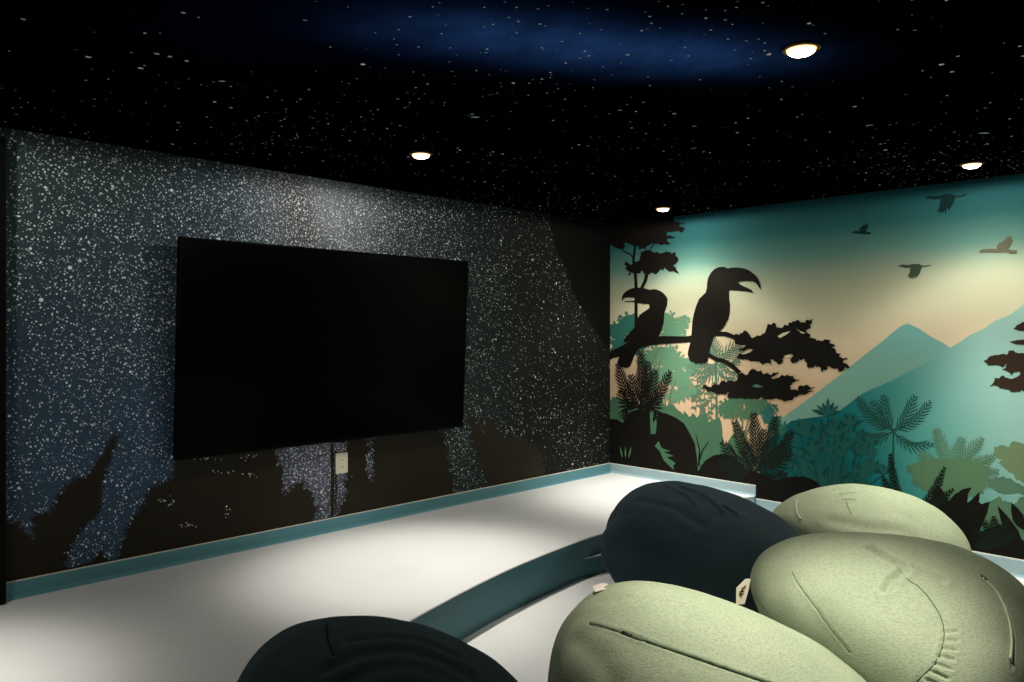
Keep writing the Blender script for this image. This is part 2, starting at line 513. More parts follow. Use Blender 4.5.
I_black = printed('black silhouette ink', lin(24, 21, 16), .15)
I_sky = mat_sky(); I_hill = mat_hill(); I_far = mat_far_hill()
I_pale = printed('pale green ink', lin(112, 160, 128))
I_tealtree = printed('teal tree ink', lin(58, 122, 110))
I_mid = printed('mid green ink', lin(84, 128, 98))
I_mid2 = printed('grey green ink', lin(96, 134, 110))
I_stem = printed('olive stem ink', lin(118, 130, 92))
I_deep = printed('deep teal ink', lin(40, 108, 102)); I_deep2 = printed('darker teal ink', lin(26, 88, 84))
I_palm = printed('dusky palm ink', lin(40, 92, 82))
I_fan = printed('fan palm ink', lin(98, 136, 104)); I_right = printed('mossy tree ink', lin(118, 144, 108))
I_fern = printed('dark fern ink', lin(26, 38, 30))
I_brown = printed('umber ink', lin(56, 42, 32))
I_b1 = printed('teal bird ink', lin(16, 52, 52)); I_b2 = printed('taupe bird ink', lin(104, 104, 84)); I_b4 = printed('olive bird ink', lin(66, 82, 64))

# sky and mountains
art.face([(0.001, PIT + .01), (XR, PIT + .01), (XR, CEIL - .003), (0.001, CEIL - .003)], I_sky, 0)
P([(766, 520), (770, 427), (790, 412), (815, 394), (840, 375), (862, 357), (884, 340), (897, 329), (903, 325), (908, 323.5), (918, 328), (930, 336), (945, 344), (953, 350), (975, 520)], I_far, 1)
P([(1190, 190), (1130, 225), (1085, 262), (1045, 291), (1024, 304), (1018, 309), (1010, 315), (995, 321), (985, 328), (970, 335), (960, 342), (951, 347), (940, 354), (924, 364), (910, 371), (895, 379),
   (882, 385), (872, 389), (862, 394), (850, 403), (838, 412), (828, 415.5), (808, 418), (791, 421), (780, 431), (762, 445), (755, 520), (1190, 640)], I_hill, 2)

# pale distant trees, left
for a in [(618, 332, 12, 10), (628, 322, 9, 9), (640, 328, 12, 10), (622, 344, 12, 8), (636, 345, 12, 8)]: tuft(*a, 34, I_tealtree, 3, 4, 2.2)
for a in [(668, 322, 9, 10), (678, 329, 9, 8), (670, 336, 12, 6), (684, 322, 4, 4)]: tuft(*a, 30, I_pale, 3, 4, 2.2)
for a in [(664, 352, 15, 6), (672, 362, 16, 9), (660, 374, 14, 8), (680, 378, 13, 10), (690, 392, 9, 6), (676, 395, 10, 6), (648, 360, 8, 8), (652, 384, 8, 6), (692, 366, 7, 6)]: tuft(*a, 34, I_pale, 3, 4.5, 2.2)
for pts, w in [([(651, 404), (648, 380), (642, 360), (638, 347)], 2.6), ([(666, 408), (664, 392), (668, 378)], 1.6), ([(670, 408), (671, 392), (676, 380)], 1.6), ([(660, 408), (656, 390), (658, 372), (662, 356)], 1.6), ([(650, 368), (657, 352), (662, 346)], 1.3)]:
    stroke(pts, w, I_stem if w < 2 else I_mid2, 4, w * .6)
# light palm behind the tall bird
stroke([(717, 425), (716.5, 395), (716, 362)], 2.6, I_mid, 3, 1.8)
for x1, y1, s in [(713, 339, 2), (707, 346, 2), (746, 341, -3), (741, 350, 0), (738, 361, 4), (744, 377, 4), (734, 381, 6), (693, 373, -5), (698, 380, -5), (690, 366, -3)]:
    frond(716, 363, x1, y1, I_mid2, 3, 8, 13, s, 1.25, .5)
# thin leafy stems
for x, y0, y1 in [(700, 415, 385), (704, 418, 376), (708, 420, 392), (696, 412, 390), (711, 420, 384)]:
    stroke([(x, y0), (x + 1, y1)], .8, I_stem, 4, .5)
    for k in range(9):
        y = y1 + (y0 - y1) * k / 9
        leaf(x + .6, y, rnd.choice([-.6, -2.5, .4, 2.7]) + rnd.uniform(-.3, .3), 6.5, 2.2, I_mid2, 4)
# broad pale foliage
P([(609, 406), (611, 402), (617, 396), (620, 400), (627, 398), (632, 402), (640, 404), (650, 402), (656, 396), (662, 398), (666, 407), (670, 404), (675, 406), (678, 410), (683, 414), (689, 417), (693, 413), (697, 418), (701, 412),
   (705, 417), (708.6, 422), (716, 419), (721, 427), (723, 437), (726, 448), (729, 440), (733, 435), (737, 440), (739, 449), (752, 462), (760, 490), (606, 480)], I_mid, 5, .8, 4)
for x, y, a, L, W in [(690, 440, -1.75, 30, 12), (703, 440, -1.5, 30, 11), (716, 446, -1.45, 30, 10), (728, 455, -1.25, 24, 9), (676, 424, -1.9, 22, 10), (614, 414, -1.6, 18, 10), (734, 458, -1.2, 24, 9)]: leaf(x, y, a, L, W, I_mid, 5)
# umbrella shaped trees in mid distance
for a in [(730, 404, 9, 5), (744, 401, 11, 4), (757, 404, 10, 5), (768, 410, 8, 5), (737, 413, 9, 5), (750, 411, 8, 5), (772, 420, 8, 5), (726, 412, 6, 4), (778, 428, 7, 6)]: tuft(*a, 30, I_tealtree if a[0] > 765 else I_mid, 4, 4.5, 2.2)
for e in [(727, 411), (735, 409), (743, 406), (751, 407), (757, 412)]: stroke([(742, 448), (742 + (e[0] - 742) * .35, 432), e], 1.6, I_stem, 6, .8)

# deep teal leafy bush
for i in range(190):
    a, r = rnd.uniform(0, 6.283), math.sqrt(rnd.random())
    x, y = 828 + 44 * r * math.cos(a), 462 + 38 * r * math.sin(a)
    leaf(x, y, -1.57 + (x - 828) / 45 + rnd.uniform(-.9, .9), rnd.uniform(10, 15), rnd.uniform(3.4, 5), I_deep if rnd.random() < .65 else I_deep2, 4 if rnd.random() < .5 else 5)
for cx, cy, n, L in [(828, 415, 7, 17), (850, 425, 7, 15), (801, 434, 6, 14), (790, 446, 6, 13), (862, 455, 6, 15), (835, 436, 7, 14), (812, 452, 7, 14), (845, 448, 7, 14), (872, 470, 6, 13), (884, 474, 5, 11)]:
    for k in range(n):
        leaf(cx, cy, -1.57 + (k - (n - 1) / 2) * .42, L * rnd.uniform(.8, 1.05), 4.4, I_deep if k % 2 else I_deep2, 5)
    stroke([(cx, cy), (828 + (cx - 828) * .4, 500)], 1.1, I_deep2, 5)
P([(796, 484), (812, 474), (830, 470), (856, 474), (880, 490), (892, 502), (790, 505)], I_deep, 4, 2.5, 5)

# single palm on the slope
stroke([(893, 475), (893.4, 452), (893.4, 430)], 2.2, I_palm, 4, 1.6)
for x1, y1, s in [(859, 399, -5), (884, 398, -2), (929, 403, 5), (858, 433, -6), (931, 444, 8), (874, 403, -3), (914, 398, 3)]: frond(893.4, 431, x1, y1, I_palm, 4, 9, 18, s, 1.5, .55)
# fan palm, right
P([(912, 466), (921, 460), (935, 459), (950, 461), (966, 458), (980, 462), (990, 470), (984, 482), (984, 492), (960, 500), (938, 500), (925, 490), (914, 478)], I_fan, 4, 2.5, 4, True)
for x1, y1 in [(937, 431), (961.5, 440), (981, 440), (921, 455), (910, 469), (992, 458), (996, 472), (915, 482), (990, 484)]: frond(950, 474, x1, y1, I_fan, 4, 10, 16, 0, 1.7, .5)
# mossy tree, right edge
P([(994, 447), (1000, 445), (1008, 447), (1014, 441), (1022, 444), (1030, 440), (1080, 436), (1090, 500), (1045, 496), (1030, 486), (1018, 480), (1008, 470), (998, 463), (1004, 460), (994, 455)], I_right, 3, 1.6, 4)
P([(985, 480), (996, 476), (1010, 478), (1022, 486), (1040, 492), (1040, 500), (1018, 492), (1004, 494), (992, 488)], I_mid2, 4, 1.4, 4)
P([(994, 510), (1004, 500), (1014, 504), (1020, 497), (1032, 494), (1060, 490), (1060, 545), (1000, 540)], I_mid2, 4, 1, 5)
P([(985, 505), (1000, 496), (1008, 512), (1000, 530), (984, 528)], I_fan, 3, 1, 5)

# dark ferns and ground plants
for x1, y1, s in [(619, 366, -4), (641, 353, 2), (669, 373, 5), (632, 377, -2), (655, 372, 3), (622, 392, -5), (660, 395, 4), (626, 418, 8), (657, 420, -8), (648, 364, 2)]: frond(640, 408, x1, y1, I_black, 8, 9, 18, s, 1.7, .5)
P([(609, 419), (617, 419), (623, 423), (630, 412), (642, 408), (650, 412), (651, 434), (656, 434), (658, 413), (665, 413), (675, 417), (684, 423), (690, 433), (695, 443), (697, 456), (699, 480), (606, 480)], I_black, 7)
P([(655, 446), (659, 441), (662, 448), (671, 451), (664, 452), (674, 456), (667, 457), (676, 463), (672, 468), (664, 460), (660, 451)], I_mid, 9)
stroke([(659, 448), (666, 457), (674, 469)], 1.6, I_mid, 9)
for x, a in [(626, -1.6), (629, -1.35), (623, -1.8)]: leaf(x, 458, a, 12, 2, I_mid, 9)
P([(697, 474), (701, 466), (706, 460), (715, 455), (726, 453), (735, 457), (744, 466), (749, 476), (753, 490), (698, 490)], I_black, 7, .5, 4)
stroke([(699, 466), (700, 450), (696, 434)], 2.2, I_fern, 8, .6); stroke([(699, 462), (703, 450), (709, 441)], 1.8, I_fern, 8, .6)
for x1, y1, s in [(736, 424, -3), (775, 419, 3), (790, 434, 6), (789, 454, 6), (724, 443, -6), (722, 462, -6), (754, 416, 0), (745, 444, -2), (784, 474, 6), (729, 478, -4), (764, 432, 1), (780, 446, 3)]: frond(759, 470, x1, y1, I_fern, 8, 10, 20, s, 1.8, .5)
P([(742, 482), (750, 470), (762, 474), (777, 480.5), (786, 477.6), (794, 476.5), (803, 476.6), (811, 478.6), (817, 482), (822, 488), (836, 520), (740, 520)], I_black, 9)
for x1, y1 in [(891, 456), (944, 469), (884, 478), (952, 490)]: frond(905 if x1 < 920 else 919, 508, x1, y1, I_fern, 8, 6.5, 20, -3 if x1 < 920 else 3, 2.0, .55)
P([(905, 512), (920, 504), (931, 500), (934, 490), (936, 485), (940, 487), (944, 492), (949, 501), (955, 494), (962, 489.5), (972, 487.5), (968, 494), (967.5, 503), (974, 497), (980, 491.5), (979, 502), (982, 504), (990, 501.5), (988, 510), (984, 520), (979, 532), (990, 528), (1000, 524), (1012, 532), (1020, 540),
   (1060, 545), (1120, 580), (930, 570)], I_black, 7, .4, 5)
leaf(1026, 556, -2.12, 58, 13, I_black, 8, .04); leaf(1024, 530, -2.0, 30, 12, I_black, 8); leaf(1050, 560, -1.9, 70, 16, I_black, 8)
for x1, y1 in [(976, 530), (984, 522), (1006, 522), (1014, 534), (978, 545), (994, 518)]: frond(996, 548, x1, y1, I_fern, 9, 7, 12, 0, 1.8, .5)
for k in range(9): leaf(1050 + k * 22, 600 + k * 16, -1.7 + rnd.uniform(-.4, .4), 95, 22, I_black, 7)

# tall tree, upper left
P([(604, 236.5), (604, 212), (640, 212), (676, 214), (674, 221), (685, 224), (679, 226), (687, 229), (681, 232.4), (673, 232), (668.6, 231.4), (666.6, 234.5), (677, 238), (667.6, 238.6), (666.6, 241), (672, 242.7), (666.6, 244.8), (660, 245), (655, 243.7),
   (646, 246.8), (646.6, 248), (639, 249), (640, 245.8), (632, 245), (624.5, 242.7), (625.5, 246.8), (621, 249), (616, 247), (611, 244.8), (604, 245)], I_black, 6, 1.2, 2.4)
stroke([(636, 244), (634.5, 253), (633.7, 262), (635.5, 272), (636.3, 285), (636.5, 330)], 2.0, I_black, 6, 3.4)
stroke([(621, 247), (625, 252), (630, 254), (633.5, 258)], 1.2, I_black, 6); stroke([(655, 243), (650, 250), (642, 254), (640, 260)], 1.2, I_black, 6)
stroke([(647.5, 272), (645.5, 281), (641, 290), (637, 300)], 3.6, I_black, 6, 3)
P([(624.5, 264), (627, 261), (630.7, 265), (635, 262), (639, 261), (641, 254), (646, 250), (650, 251), (658, 252), (662, 253), (666.6, 251), (671, 253), (678.4, 253.5), (676, 256), (678.4, 260), (673.8, 265), (676, 267), (678, 271), (679.4, 275), (675, 272), (668.6, 271), (665.5, 267),
   (664.5, 271), (660, 270), (657, 274), (653, 273), (644, 274), (642, 270.4), (639, 273.5), (632.7, 272.5), (629.6, 276), (628, 274.5), (630, 271), (625.5, 269), (628, 266)], I_black, 6, 1.3, 2.2)

# branch with two big-billed birds
P([(646, 338), (655, 336.5), (661, 336), (685, 336.4), (695, 335), (718, 331.5), (727, 331.7), (737, 336), (747.5, 339), (760, 343), (758, 352), (742, 343.5), (732, 338.5), (724, 336), (712, 336), (690, 342), (663, 344), (649.6, 345.5), (640, 348)], I_black, 6)
stroke([(704, 353), (709, 355), (716, 359), (724, 361), (732, 365.5), (740, 373)], 3.8, I_black, 6, 4.5)
P([(728, 268.5), (732, 267.6), (737, 267.4), (741.5, 267.9), (745.8, 268.8), (749.5, 270.4), (752.5, 272.7), (755.4, 275), (757.6, 277.8), (759.2, 280.2), (760, 282.8), (760.8, 286), (761, 289.8), (759, 287), (756.7, 283.7), (753.4, 281.6), (747.5, 281), (742, 281.2), (738, 282.3), (741.6, 285.2), (747.5, 287.8),
   (751.7, 289.8), (753.6, 293), (747.5, 291.6), (742, 291), (737, 290.7), (730.6, 290), (729.2, 291), (729.2, 299), (730, 304), (730, 312), (728.5, 319), (724, 327.5), (719, 332), (716, 335), (713.7, 338), (712, 343), (710, 350), (708.7, 356), (708, 361), (706, 362.5), (704.5, 363.8), (703, 362.4), (701, 364.2), (698.5, 362.6),
   (696, 364), (694, 362), (691, 361.5), (689, 358), (688, 354), (688.6, 350), (691, 341), (692, 330), (692.6, 321), (694, 314), (696, 307), (699.4, 298.8), (706, 292.5), (707, 288), (707.3, 283.7), (708, 279), (709.5, 275.5), (711.3, 272.5), (713.7, 270), (716.5, 268), (719.6, 267), (724.7, 266.8)], I_black, 7)
P([(650, 289.8), (653.8, 289), (657, 289.5), (660.7, 291), (663, 292.5), (665, 294.6), (666.6, 296.5), (667.9, 299), (667.4, 305), (665, 312), (664.3, 318), (664, 323), (662, 330), (659.4, 335.7), (656, 339), (652, 342), (645.4, 346), (639, 349), (635, 355), (630.8, 366), (628.5, 367.6), (626, 368), (623, 367.2), (620, 366.7),
   (618.2, 364.5), (617.6, 362), (619.6, 356.7), (613, 358), (604, 360), (604, 352), (610.6, 351), (620, 347), (631.5, 340.4), (627, 342), (623.5, 342.2), (626, 337), (630.5, 332), (635, 327), (637.5, 320), (639.8, 314.8), (645.4, 311), (649.6, 308), (649.6, 304), (645, 304), (641, 303.4), (633, 301.8), (624.5, 302.2), (626, 301.2), (635, 300.6),
   (635.7, 297.8), (628.7, 297.2), (624.5, 298), (622.7, 301), (622.2, 299), (622.4, 296.7), (623.2, 294.7), (624.5, 293), (626.5, 291.2), (628.7, 289.8), (632, 288.5), (635, 287.7), (641, 287.5), (646.8, 288.8)], I_black, 7)

# dark leafy boughs, right of the birds
P([(735, 335), (741, 332.7), (743.8, 331), (749.7, 334), (751, 337), (760, 336), (762, 333), (765.8, 332), (767, 328), (769.5, 324), (774.6, 323), (776, 326), (779.7, 327), (783.4, 327), (785, 324.5), (789, 324), (793, 321), (796.6, 320), (801, 322.5), (805.4, 322.5), (807, 320), (808.3, 319.5), (814, 319.5), (812, 322.5), (809.8, 324.7), (811.5, 327),
   (810.5, 328), (806, 330), (808, 333), (811, 335), (809, 337.5), (815.7, 338.6), (819, 340), (823, 340.8), (827, 339.5), (831, 340.8), (830, 343), (836, 346), (831.8, 348), (836, 351), (841, 353), (839, 356), (848, 359), (843.6, 361), (849, 366), (851, 368.7), (845.8, 367), (846, 370), (841, 371.5), (836, 368.7), (829.6, 366.5), (826, 370), (823, 372), (819, 366.5), (815.7, 365),
   (813, 368), (809.8, 368.5), (806.9, 365), (805, 360), (799.5, 359), (796, 363), (792, 363.3), (790.7, 360.6), (793.7, 356.5), (790, 354), (785.6, 355.5), (782, 359), (782, 363.5), (777.5, 363.5), (774, 360), (770, 360), (773, 365), (768, 363), (763, 365), (760, 361), (757, 361.5), (749.7, 360.6), (745, 359), (738, 359), (735, 357), (741, 353.5), (749.7, 353), (755, 350.5), (752, 349), (745, 350.5), (739, 350), (746, 346), (735, 342)], I_black, 7, 1.5, 2.4)
for p in [[(778, 336), (783, 333), (791, 331), (786, 335), (780, 338)], [(796, 328), (800, 331), (806, 333), (802, 333.5)], [(784, 356), (789, 354.5), (792, 357), (787, 358)]]: P(p, I_sky, 8)
P([(703, 388), (704, 385), (712, 386), (719.6, 384), (722, 381), (727, 381.7), (731, 380.5), (735, 381.7), (738, 376), (742, 373), (750, 375), (749, 372), (752.6, 369), (757, 371), (761.4, 369.8), (763.6, 374), (770, 374.5), (774, 372), (779, 371.6), (776, 375), (771, 378), (775, 378.5), (780.5, 376), (787, 374.5), (793.7, 375), (795, 379), (801.7, 380), (795, 382), (790, 386), (791, 390), (798, 390.7),
   (798, 388), (799.5, 385.5), (804, 386), (808, 384.8), (811, 387.7), (815.7, 387.7), (811, 390), (808, 391), (814, 392), (806, 394), (799.5, 395), (796, 397), (793.7, 398.7), (790, 400), (786, 401), (780, 399.5), (774.6, 398.7), (763, 398), (750, 399), (735, 398.7), (724, 398), (729.5, 393), (722, 394), (713, 392.7)], I_black, 7, 1.4, 2.4)
P([(752, 386), (757, 384), (764, 387), (757, 387.5)], I_mid2, 8)
# dark tree coming in from the right
P([(1050, 320), (1024, 321.5), (1021, 323), (1017, 325), (1013.5, 329), (1019, 330.6), (1050, 331)], I_brown, 6, .4, 4)
P([(1050, 342), (1023, 339.5), (1017, 340), (1009.7, 341.4), (1015.4, 344), (1050, 346)], I_brown, 6, .4, 4)
P([(1060, 352), (1032, 352), (1024, 353.5), (1015, 352), (1012, 350.5), (1008.8, 351), (1006, 354.8), (1000, 354.5), (992.6, 355.7), (988, 358), (984, 360.5), (987, 363), (989.7, 365.5), (995, 365), (1002, 367), (1007.8, 363.5), (1006, 368), (1002, 370), (1009.7, 372), (1011.6, 375), (1014, 372), (1019, 371), (1022, 374), (1060, 372)], I_brown, 6, 1.1, 2.6)
P([(1060, 373), (1032, 375), (1026, 373), (1019, 375.7), (1012, 379), (1007.8, 377.6), (1004, 375.7), (998, 378), (994.5, 377.6), (994, 381), (989.7, 386), (995, 385.5), (1000, 388), (1007.8, 389), (1011, 392), (1015.4, 392), (1021, 390), (1026, 394), (1035, 396), (1060, 398)], I_brown, 6, 1.1, 2.6)
stroke([(1090, 440), (1072, 380), (1060, 330)], 9, I_brown, 6, 6); stroke([(1074, 384), (1030, 366)], 4, I_brown, 6, 2)
# flying birds
P([(925.5, 199), (928, 196), (935, 196.2), (941.4, 195.5), (945.5, 194), (950.6, 194), (955.8, 195.8), (961, 195.5), (966, 193.7), (968, 194), (965, 196), (961, 197), (955.8, 197.5), (955, 200), (953, 204.5), (950.5, 208.6), (949.6, 211), (948.4, 208.5), (947, 208.4), (945.7, 214.7), (944.8, 210), (943.6, 213.7), (942.6, 210.5), (941.2, 214.6), (940.6, 211), (938.3, 213.7), (939, 210.5), (936.5, 211.3), (939.4, 208.2), (940, 203), (941.4, 199), (935, 199.6), (930, 198.8), (927, 199)], I_b1, 6)
P([(979, 252), (981, 250), (984, 249), (991.5, 248.7), (997, 249), (997.2, 245), (999.4, 243.6), (999.5, 241), (1000.6, 243), (1002.4, 241.6), (1005, 240), (1006.4, 236), (1007.4, 238.5), (1009.2, 234.8), (1009.6, 238), (1012, 236), (1011.8, 239), (1013.2, 240), (1011.6, 243.5), (1010, 246.4), (1008, 248.6), (1011, 250), (1017.4, 250.2), (1016.6, 253.4), (1011, 254), (1007, 252.2), (1002, 252.4), (997, 252.7), (992, 252.4), (984, 252.4), (981, 253)], I_b2, 6)
P([(851.7, 232.4), (855, 231), (859.4, 231), (860.4, 228), (862, 226.8), (864, 224.7), (865, 225.5), (867, 223), (867.4, 225), (869, 225), (867.6, 228), (866, 231.4), (871, 232.4), (870.7, 234.5), (865.5, 234.4), (857, 233.5), (853, 233)], I_b1, 6)
P([(898, 266), (902.5, 264.5), (908.6, 265), (912.7, 264), (919, 264), (923, 265.8), (932, 264.8), (929, 266), (922, 267), (920.4, 272.5), (918, 276), (916.8, 278), (915.9, 276), (914.6, 279), (914, 276.5), (912, 279.7), (911.4, 277), (909.5, 279), (909.6, 276.5), (907.6, 277), (910, 272.5), (910.7, 267.5), (906.6, 268), (902.5, 267)], I_b4, 6)
mural = art.build('jungle_mural', wall_right)
mural['label'] = 'printed jungle sunset with bird silhouettes on a branch'

# starry wall print
art = Art('left')
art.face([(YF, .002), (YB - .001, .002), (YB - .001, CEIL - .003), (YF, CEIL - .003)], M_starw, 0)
def Q(pts, m, layer, jag=0, seg=4.0):
    q = []; n = len(pts)
    for i in range(n):
        a, b = pts[i], pts[(i + 1) % n]; q.append(a)
        L = math.hypot(b[0] - a[0], b[1] - a[1])
        if jag and L > seg:
            k = int(L / seg)
            for j in range(1, k + 1):
                t = (j - .5 + rnd.uniform(-.35, .35)) / k
                d = rnd.uniform(-.5, 1) * jag
                q.append((a[0] + (b[0] - a[0]) * t + (b[1] - a[1]) / L * d, a[1] + (b[1] - a[1]) * t - (b[0] - a[0]) / L * d))
    w = clip([on_left(*p) for p in q], .003, CEIL - .005)
    w = [(min(YB - .002, a), z) for a, z in w]
    if len(w) >= 3: art.face(w, m, layer)

def foliage(pts, m, layer, step=3.0, L=6.5):
    """leafy fringe along an outline: little pointed sprays that lean up and outward"""
    n = len(pts); area = sum(pts[k - 1][0] * pts[k][1] - pts[k][0] * pts[k - 1][1] for k in range(n)); sg = 1 if area > 0 else -1
    for i in range(n):
        a, b = pts[i], pts[(i + 1) % n]; l = math.hypot(b[0] - a[0], b[1] - a[1])
        if l < .5: continue
        out = math.atan2(-(b[0] - a[0]) * sg, (b[1] - a[1]) * sg)
        for k in range(int(l / step * 2) + 1):
            t = rnd.random(); x, y = a[0] + (b[0] - a[0]) * t, a[1] + (b[1] - a[1]) * t
            if y > on_left_floor(x) - 6: continue
            an = out + rnd.uniform(-.9, .9); c, q = math.cos(an), math.sin(an) - .25; ln = L * rnd.uniform(.5, 1.3); w = rnd.uniform(.7, 1.5)
            Q([(x - q * w - c, y + c * w - q), (x + q * w - c, y - c * w - q), (x + c * ln, y + q * ln)], m, layer)

def on_left_floor(px_): return 583 - .2 * px_

def grove(pts, m, layer, jag, seg):
    Q(pts, m, layer, jag, seg); foliage(pts, m, layer)
grove([(-5, 526), (6, 528), (12, 525), (22, 530), (30, 545), (36, 540), (35, 520), (40, 514), (46, 520), (56, 508), (60, 498), (70, 487), (80, 482), (94, 474), (102, 458), (116, 437), (110, 455), (104, 470), (102, 480), (98, 494), (99, 506), (96, 515), (88, 520), (79, 529), (73, 540), (66, 552), (62, 566), (68, 568), (88, 563), (100, 556), (110, 561),
   (118, 560), (124, 548), (128, 534), (133, 522), (142, 512), (150, 494), (160, 486), (174, 482), (176, 464), (178, 452), (272, 446), (274, 462), (280, 474), (282, 496), (286, 502), (290, 494), (296, 488), (300, 484), (304, 492), (310, 497), (314, 506), (312, 540), (0, 620)], M_night, 1, 2.2, 3)
Q([(330, 445), (333, 443), (334, 470), (334, 520), (330.5, 520), (331, 480)], M_night, 1, .6)
Q([(334.8, 450), (336.4, 450), (336.6, 520), (335, 520)], M_night, 1, .6)
grove([(352, 436), (365, 436), (366, 450), (363, 462), (366, 474), (370, 488), (374, 488), (376, 470), (374, 455), (377, 436), (434, 424), (440, 436), (446, 452), (447, 468), (452, 492), (450, 505), (335, 522), (342, 508), (350, 492), (346, 484), (352, 476), (346, 470), (349, 462), (347, 452)], M_night, 1, 2.2, 3)
grove([(470, 418), (474, 422), (478, 434), (484, 446), (486, 430), (490, 420), (494, 432), (498, 440), (505, 438), (512, 442), (522, 440), (530, 447), (537, 452), (541, 464), (546, 478), (490, 492), (487, 478), (482, 462), (476, 444)], M_night, 1, 2.2, 3)
Q([(547, 206), (550, 222), (552, 238), (556, 250), (562, 262), (566, 274), (570, 285), (577, 300), (583, 312), (590, 324), (597, 335), (604, 344), (614, 352), (616, 206)], printed('dark ridge ink', lin(11, 9, 7), .2), 1, 2.0, 5)
I_star = printed('white star ink', lin(235, 240, 245), .05)
for x, y, w, h, n in [(166, 502, 16, 5, 16), (187, 525, 9, 4, 14), (210, 459, 12, 4, 12), (228, 472, 14, 3, 8), (249, 456, 10, 4, 10), (250, 475, 9, 3, 8), (228, 512, 4, 7, 8), (74, 556, 8, 8, 8), (96, 548, 14, 5, 10)]:
    for k in range(n):
        cx, cy, r = x + rnd.gauss(0, w * .5), y + rnd.gauss(0, h * .5), rnd.uniform(.35, .8)
        Q([(cx + r * math.cos(a), cy + r * math.sin(a)) for a in [q_ * 1.0472 for q_ in range(6)]], I_star, 2)
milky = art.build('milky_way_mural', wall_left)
milky['label'] = 'printed starry sky over dark forest treetops'

# small streak galaxies printed on the ceiling
bm = bmesh.new()
for px_, py_, w in [(222, 81, 8), (475, 117, 9), (870, 125, 7), (984, 133, 11), (915, 30, 5), (694, 126, 5), (305, 20, 5), (620, 110, 5)]:
    x, y = on_ceiling(px_, py_); dep = FOC * (CEIL - CAM.z) / (PY - py_); r = w * dep / FOC * .5
    ang = rnd.uniform(.5, 1.0)
    vs = []
    for k in range(14):
        a = k / 14 * 6.283; u, v = r * math.cos(a), r * .32 * math.sin(a)
        vs.append(bm.verts.new((x + u * math.cos(ang) - v * math.sin(ang), y + u * math.sin(ang) + v * math.cos(ang), CEIL - .0008)))
    bm.faces.new(vs)
from_bm('galaxy_print', bm, plain('pale blue galaxy ink', lin(190, 215, 255), .7, .1), ceiling)

# ------------------------------------------------------------------ television
def tv():
    y0, y1 = 1.531, 3.466; z0, z1 = .543, 1.676; w, h = y1 - y0, z1 - z0
    t = empty('television', (0, (y0 + y1) / 2, z0), 'large black flat screen television mounted on the starry wall', 'television')
    tilt = math.atan2(.056, h)
    def place(bm):
        # built upright with its front at x = 0, then tipped forward about the lower edge
        ca, sa = math.cos(tilt), math.sin(tilt)
        for v in bm.verts:
            x, z = v.co.x, v.co.z
            v.co.x = .062 + x * ca + z * sa; v.co.z = z * ca - x * sa
    def part(name, bm, m, par=t):
        place(bm); return from_bm(name, bm, m, par)
    bm = bmesh.new(); box(bm, (-.034, -w / 2, 0), (-.004, w / 2, h), .005); part('housing', bm, M_black)
    # bezel: four bars
    bm = bmesh.new()
    for lo, hi in [((-.006, -w / 2, 0), (.004, w / 2, .016)), ((-.006, -w / 2, h - .011), (.004, w / 2, h)), ((-.006, -w / 2, .016), (.004, -w / 2 + .011, h - .011)), ((-.006, w / 2 - .011, .016), (.004, w / 2, h - .011))]:
        box(bm, lo, hi, .0015)
    part('bezel', bm, M_black)
    bm = bmesh.new(); box(bm, (-.004, -w / 2 + .011, .016), (.0015, w / 2 - .011, h - .011)); part('screen', bm, M_screen)
    bm = bmesh.new(); box(bm, (-.004, -.03, -.007), (.003, .03, .002), .002); part('sensor', bm, M_black)
    # fixed to the wall: rails and tilting arms
    bm = bmesh.new()
    box(bm, (.0013, -.36, .30), (.014, .36, .36), .002); box(bm, (.0013, -.36, .72), (.014, .36, .78), .002)
    for s in (-.3, .3): box(bm, (.006, s - .02, .24), (.04, s + .02, .86), .003)
    from_bm('wall_bracket', bm, M_black, t)
tv()

# ------------------------------------------------------------------ outlet plate under the television
def outlet():
    y, z = on_left(341.2, 463)
    t = empty('wall_outlet', (0, y, z - .062), 'small ivory outlet plate on the starry wall below the television', 'outlet')
    bm = bmesh.new(); box(bm, (.0015, -.042, 0), (.009, .042, .125), .004, 3); from_bm('cover_plate', bm, M_plate, t)
    bm = bmesh.new(); box(bm, (.008, -.02, .022), (.0115, .02, .103), .003, 3); r = from_bm('socket_insert', bm, M_plate, t)
    for zc in (.042, .083):
        for s in (-.007, .007):
            bm = bmesh.new(); box(bm, (.0112, s - .0012, zc - .006), (.0119, s + .0012, zc + .006)); from_bm('slot', bm, M_slot, r)
outlet()

# ------------------------------------------------------------------ downlights
LAMP_W = 2.7
WARM = (1.0, .95, .85)
# light distributions of the fittings, relative candela every 5 degrees: a narrow pool with a faint spill,
# a tighter pool over the bean bags, and a pool with invented side light to brighten the jungle wall, for its two fittings
POOL = [1, .99, .96, .87, .58, .24, .11, .085, .085, .085, .085, .09, .10, .115, .13, .135, .14, .13, .03]
NARROW = [1, 1, .97, .82, .43, .14, .055, .045, .045, .045, .045, .05, .06, .07, .08, .09, .09, .08, .03]
WASH = [1, 1, .98, .91, .72, .43, .25, .23, .25, .24, .17, .105, .08, .065, .055, .05, .05, .05, .02]
def photometry(name, cd_):
    t = bpy.data.texts.new(name)
    t.write('IESNA:LM-63-2002\nTILT=NONE\n1 -1 1 %d 1 1 2 0 0 0\n1 1 0\n%s\n0\n%s\n' % (len(cd_), ' '.join(str(5 * k) for k in range(len(cd_))), ' '.join('%.1f' % (1000 * c) for c in cd_)))
    return t
POOL_T, NARROW_T, WASH_T = photometry('pool photometry', POOL), photometry('narrow photometry', NARROW), photometry('wash photometry', WASH)
